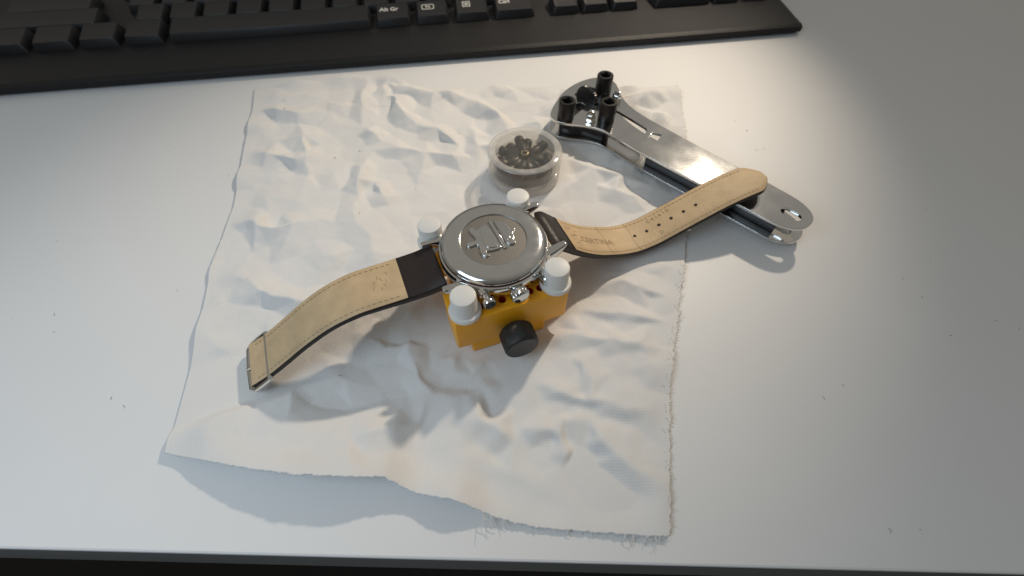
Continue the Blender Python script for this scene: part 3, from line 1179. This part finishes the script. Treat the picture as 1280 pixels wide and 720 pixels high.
    for l in (56.5, 63.0, 69.5, 76.0, 82.5, 89.0):
        b = MB()
        c = at(l, 0, .0)
        e1 = (at(l + 1, 0, 0) - at(l - 1, 0, 0)).normalized()
        e2 = (at(l, 1, 0) - at(l, -1, 0)).normalized()
        e3 = e1.cross(e2)
        m4 = Matrix(((e1.x, e2.x, e3.x, c.x), (e1.y, e2.y, e3.y, c.y), (e1.z, e2.z, e3.z, c.z), (0, 0, 0, 1)))
        b.lathe([(0.8, .02), (.8, .13), (.6, .13), (0, .10)], 14, mat4=m4)
        b.build('buckle_hole', M['pin'], o)
    stamp('C 4 1 6 1 0', 2.6, 71.5, 4.6, R(2))
    stamp('D', 2.6, 68.5, -4.2, 0)

    w_l = lambda l: 20.4 - 1.2 * min(1, l / 60)
    left = [(-22.6, 33.0), (-26, 32.2), (-30, 31.5), (-40, 31.1), (-48, 31.0), (-56, 30.4), (-66, 27.4), (-76, 22.0), (-86, 15.4), (-94, 10.4), (-101, 7.2)]
    o, at, stamp = strap('strap', left, w_l, t_fun, 14.0, False, -1)
    b = MB()
    rnd = random.Random(9)
    for (l0, n0) in ((21.5, 2.0), (22.8, 3.0), (20.8, -1.0), (22.2, -2.4), (24.6, 1.0), (19.5, 4.0), (25.0, -1.2), (20.0, .6)):
        pts = [at(l0 + rnd.gauss(0, .3), n0 + q, .06) for q in np.linspace(-.8, .8, 4)]
        b.tube(pts, .09, 4)
    b.build('worn_stamp', M['stamp'], o)
    # pin buckle at the end of the short length
    b = MB()
    ends = [at(76.5, n_, -.8) for n_ in (-10.4, 10.4)]
    far = [at(86, n_, -.8) for n_ in (-10.4, 10.4)]
    e = (ends[0] - at(66, -10.4, -.8)).normalized()
    base_l, base_r = ends
    fl, fr_ = base_l + e * 10, base_r + e * 10
    b.tube([base_l, base_l + e * 4, base_l + e * 8, fl + (fr_ - fl) * .08 + e * .6, (fl + fr_) / 2 + e * 1.2, fr_ + (fl - fr_) * .08 + e * .6, base_r + e * 8, base_r + e * 4, base_r, (base_l + base_r) / 2, base_l], 1.0, 8)
    b.tube([(base_l + base_r) / 2, (fl + fr_) / 2 + e * 1.4 + Vector((0, 0, 1))], .7, 6)
    b.build('buckle', M['steel'], o)
    return root


build_watch()


# ------------------------------------------------------------------ clear jar with the wheel of bits
def build_jar():
    JX, JY, z0 = 6.3, 182.0, 2.5
    root = empty('bit_jar', (JX * KS, JY * KS, z0 * KS), 0, 'round clear plastic jar holding dark steel bits behind the watch', 'jar')
    root.scale = (KS, KS, KS)
    b = MB()
    b.lathe([(0, 0), (17.0, 0), (17.7, .4), (18.0, 1.2), (18.0, 5.0), (17.6, 5.4), (16.5, 5.5), (16.5, 9.5), (15.6, 9.5), (15.6, 2.2), (15.2, 1.6), (0, 1.5)], 96,
            mis=[0, 1, 1, 1, 1, 1, 0, 0, 0, 0, 0])
    b.build('cup', [M['clear'], M['cleardense']], root)
    b = MB()
    b.lathe([(0, 15.5), (14.6, 15.5), (15.1, 15.7), (16.2, 16.0), (17.6, 15.8), (18.3, 15.2), (18.45, 14.4), (18.45, 6.2), (18.1, 5.8), (16.9, 5.8), (16.9, 14.2), (16.4, 14.5), (0, 14.6)], 96,
            mis=[0, 1, 1, 1, 1, 0, 0, 0, 0, 0, 0, 0])
    b.build('lid', [M['clear'], M['cleardense']], root)
    # the bits and the disc they are stored in
    w = empty('bit_carousel', (JX * KS, JY * KS, (z0 + 1.6) * KS), 0, 'star of dark case opener bits inside the clear jar', 'tool bits')
    w.scale = (KS, KS, KS)
    b = MB()
    b.lathe([(0, 0), (14.0, 0), (14.3, .4), (14.3, 3.3), (13.9, 3.9), (9.5, 4.0), (9.5, 8.2), (8.5, 9.0), (0, 9.2)], 60)
    b.build('tray', M['bits'], w)
    rnd = random.Random(4)
    b0 = MB()
    rg = []
    for y, r in ((3.0, 1.9), (3.3, 2.2), (8.4, 2.2), (8.7, 1.75), (9.6, 1.75), (9.9, 2.2), (12.9, 2.2), (13.3, 1.8)):
        rg.append([Vector((r * math.cos(2 * math.pi * k / 8), y, 2.0 + r * math.sin(2 * math.pi * k / 8))) for k in range(8)])
    b0.loft(rg, smooth=False)
    bit0 = b0.build('bit', M['bits'], w, bevel=.25, bseg=1)
    angs = [-74, -46, -4, 12, 38, 60, 86, 112, 141, 168, 196, 224, 258]
    lens = [.95, 1.02, 1.0, .97, .86, .99, .9, .97, .88, .96, .92, .9, .93]
    first = True
    for a, l in zip(angs, lens):
        o = bit0 if first else link_copy(bit0, w)
        first = False
        o.location = Vector((0, 0, 6.0 + rnd.uniform(-.8, 1.1))) * MM
        o.rotation_euler = (R(rnd.uniform(-9, 6)), R(rnd.uniform(-20, 20)), R(a + rnd.uniform(-5, 5)))
        o.scale = (1.15 + rnd.uniform(-.05, .3), l * 1.1, 1.15)
    b = MB()
    b.lathe([(0, 9.2), (1.15, 9.2), (1.15, 12.0), (1.5, 12.3), (2.0, 12.2), (2.1, 11.8), (2.1, 7.0), (0, 7.0)], 28, mis=[1, 0, 0, 0, 0, 0, 0])
    b.build('rivet', [M['brass'], M['pin']], w)


build_jar()


# ------------------------------------------------------------------ chrome case wrench
def build_wrench():
    OX, OY = 45, 222
    root = empty('case_opener_wrench', (OX * KS, OY * KS, 3.4 * KS), 0, 'chrome case opener wrench with three black socket pins beside the jar', 'wrench')
    root.scale = (KS, KS, KS)
    off = (OX, OY, 3.4)
    outline = [(20.6, 214.5), (20.8, 218.7), (23.1, 225.6), (29.0, 238.6), (37.6, 247.6), (47.0, 252.8), (53.6, 252.8), (59.4, 249.4), (61.0, 241.5), (61.7, 232.2), (65.0, 223.9), (71.0, 215.1),
               (78.5, 207.0), (92, 192.5), (112, 172), (126, 157.5), (133, 149), (134.5, 140), (128, 133.5), (119, 134), (110, 141.5), (94, 157), (77.4, 172.6),
               (72.0, 177.8), (65.7, 183.9), (58.5, 191.5), (51.1, 200.2), (45.7, 204.4), (38.0, 207.3), (30.0, 208.4), (23.8, 210.4)]
    shape = chaikin(outline, 2)
    slot1 = capsule((29.2, 214.6), (37.4, 224.8), 5.6)
    slot2 = capsule((51.0, 238.6), (44.8, 240.8), 4.2)
    slot3 = capsule((55.2, 217.2), (66.9, 203.4), 7.2)
    wheel = [(34.9, 235.5), (46.5, 224.6), (48.6, 226.9), (37.0, 237.8)]
    rect = [(68.8, 195.2), (73.4, 201.2), (77.7, 199.3), (73.0, 192.4)]
    eye = capsule((126, 141), (123, 144), 5)
    mesh_obj('upper_plate', plate_mesh([shape, slot1, slot2, slot3, wheel, rect, eye], 12.4, 13.9, .22, off, 2), M['chrome'], root, 35)
    lower_hole = capsule((58, 214), (66.6, 203.8), 5.0)
    mesh_obj('lower_plate', plate_mesh([shape, lower_hole, wheel, eye], 3.4, 4.9, .22, off, 2), M['chrome'], root, 35)
    # blackened slide blocks between the plates
    def inset(pts, k, c):
        return [(c[0] + (p[0] - c[0]) * k, c[1] + (p[1] - c[1]) * k) for p in pts]
    core = chaikin([(26, 213), (33, 211), (38, 210.5), (41, 209), (46, 206.6), (49, 205), (53.5, 209), (50, 222), (58, 234), (54, 246), (46, 246), (33, 228), (26, 219)], 1)
    wheel_gap = inset(wheel, 1.25, (41.7, 231.2))
    mesh_obj('slide_block', plate_mesh([core, wheel_gap], 5.0, 12.3, .2, off, 1), M['blacksteel'], root, 35)
    core2 = [(68.5, 187), (76, 194), (124, 146.5), (119, 139.5)]
    mesh_obj('handle_core', plate_mesh([core2], 5.0, 12.3, .2, off, 1), M['blacksteel'], root, 35)
    # hollow socket pins
    b = MB()
    sq = []
    prof_o = [(3.4, -3.2), (3.4, 0.0), (4.5, .15), (4.5, 9.4), (4.2, 9.95), (3.0, 10.0)]
    b.lathe(prof_o, 32)
    rings = []
    for z, k in ((10.0, 1.0), (9.5, .9), (4.5, .9)):
        rings.append([Vector((3.0 * k * math.cos(a) * q, 3.0 * k * math.sin(a) * q, z)) for a, q in
                      [(2 * math.pi * i / 32, 1.0 if z > 9.9 else min(1.15, .80 / max(abs(math.cos(2 * math.pi * i / 32)), abs(math.sin(2 * math.pi * i / 32))))) for i in range(32)]])
    b.loft(rings, cap=False)
    b.add(rings[-1], [tuple(range(32))])
    pin0 = b.build('socket_pin', M['blacksteel'], root)
    spots = [(28.8, 214.2), (51.5, 238.4), (50.4, 213.2)]
    for i, (x, y) in enumerate(spots):
        p = pin0 if i == 0 else link_copy(pin0, root)
        p.location = Vector((x - OX, y - OY, 13.9 - 3.4)) * MM
        p.rotation_euler = (0, 0, R(25))
    # acorn nuts on their washers
    b = MB()
    hexa = lambda r, z, t=30: [Vector((r * math.cos(R(60 * k + t)), r * math.sin(R(60 * k + t)), z)) for k in range(6)]
    b.lathe([(0, 0), (2.9, 0), (2.9, .5), (0, .5)], 24)
    b.loft([hexa(2.55, .5), hexa(2.6, .8), hexa(2.6, 3.2), hexa(2.2, 3.7)])
    b.lathe([(1.75, 3.6), (1.7, 4.6), (1.2, 5.6), (0, 6.0)], 20)
    nut0 = b.build('acorn_nut', M['nickel'], root)
    for i, (x, y) in enumerate([(41.7, 211.4), (58.0, 229.6)]):
        p = nut0 if i == 0 else link_copy(nut0, root)
        p.location = Vector((x - OX, y - OY, 13.9 - 3.4)) * MM
    # knurled thumb wheel
    b = MB()
    d = Vector((11.1, -10.4, 0)).normalized()
    ax = Vector((-d.y, d.x, 0))
    c = Vector((41.75 - OX, 231.2 - OY, 14.0 - 3.4))
    m4 = Matrix(((d.x, 0, ax.x, c.x), (d.y, 0, ax.y, c.y), (0, 1, 0, c.z), (0, 0, 0, 1)))
    wob = lambda a, z: 1 + .03 * math.cos(30 * a) * (1 if abs(z) < 1.1 else 0)
    b.lathe([(0, -1.35), (5.6, -1.35), (6.3, -1.2), (6.9, -.8), (7.0, 0), (6.9, .8), (6.3, 1.2), (5.6, 1.35), (0, 1.35)], 180, mat4=m4, wob=wob)
    b.build('thumb_wheel', M['blacksteel'], root)
    return root


build_wrench()


# ------------------------------------------------------------------ specks of lint on the desk and the cloth
def build_lint():
    b = MB()
    rnd = random.Random(21)
    for i in range(70):
        x, y = rnd.uniform(-230, 230), rnd.uniform(18, 270)
        if -165 < x < 108 and y > 15 and not (x < -140):
            continue
        a, L = rnd.uniform(0, 6.28), rnd.uniform(.4, 1.8)
        p = Vector((x, y, .12))
        pts = [p]
        for k in range(4):
            a += rnd.gauss(0, .6)
            pts.append(pts[-1] + Vector((math.cos(a), math.sin(a), 0)) * L / 4)
        b.tube(pts, rnd.uniform(.05, .1), 4)
    X, Y, Z = CL['X'] * KS, CL['Y'] * KS, CL['Z'] * KS
    for i in range(26):
        u, v = rnd.randrange(20, X.shape[0] - 20), rnd.randrange(20, X.shape[1] - 20)
        p = Vector((X[u, v], Y[u, v], Z[u, v] + .1))
        if abs(p.x + 5) < 32 and abs(p.y - 125) < 85:
            continue
        a = rnd.uniform(0, 6.28)
        d = Vector((math.cos(a), math.sin(a), .1)) * rnd.uniform(.3, .8)
        b.tube([p, p + d, p + d * 1.8 + Vector((-d.y, d.x, 0)) * .5], rnd.uniform(.07, .16), 4)
    o = b.build('lint', M['lint'])
    tag(o, 'tiny grey lint fibres lying on the desk and cloth', 'lint', kind='stuff')


build_lint()
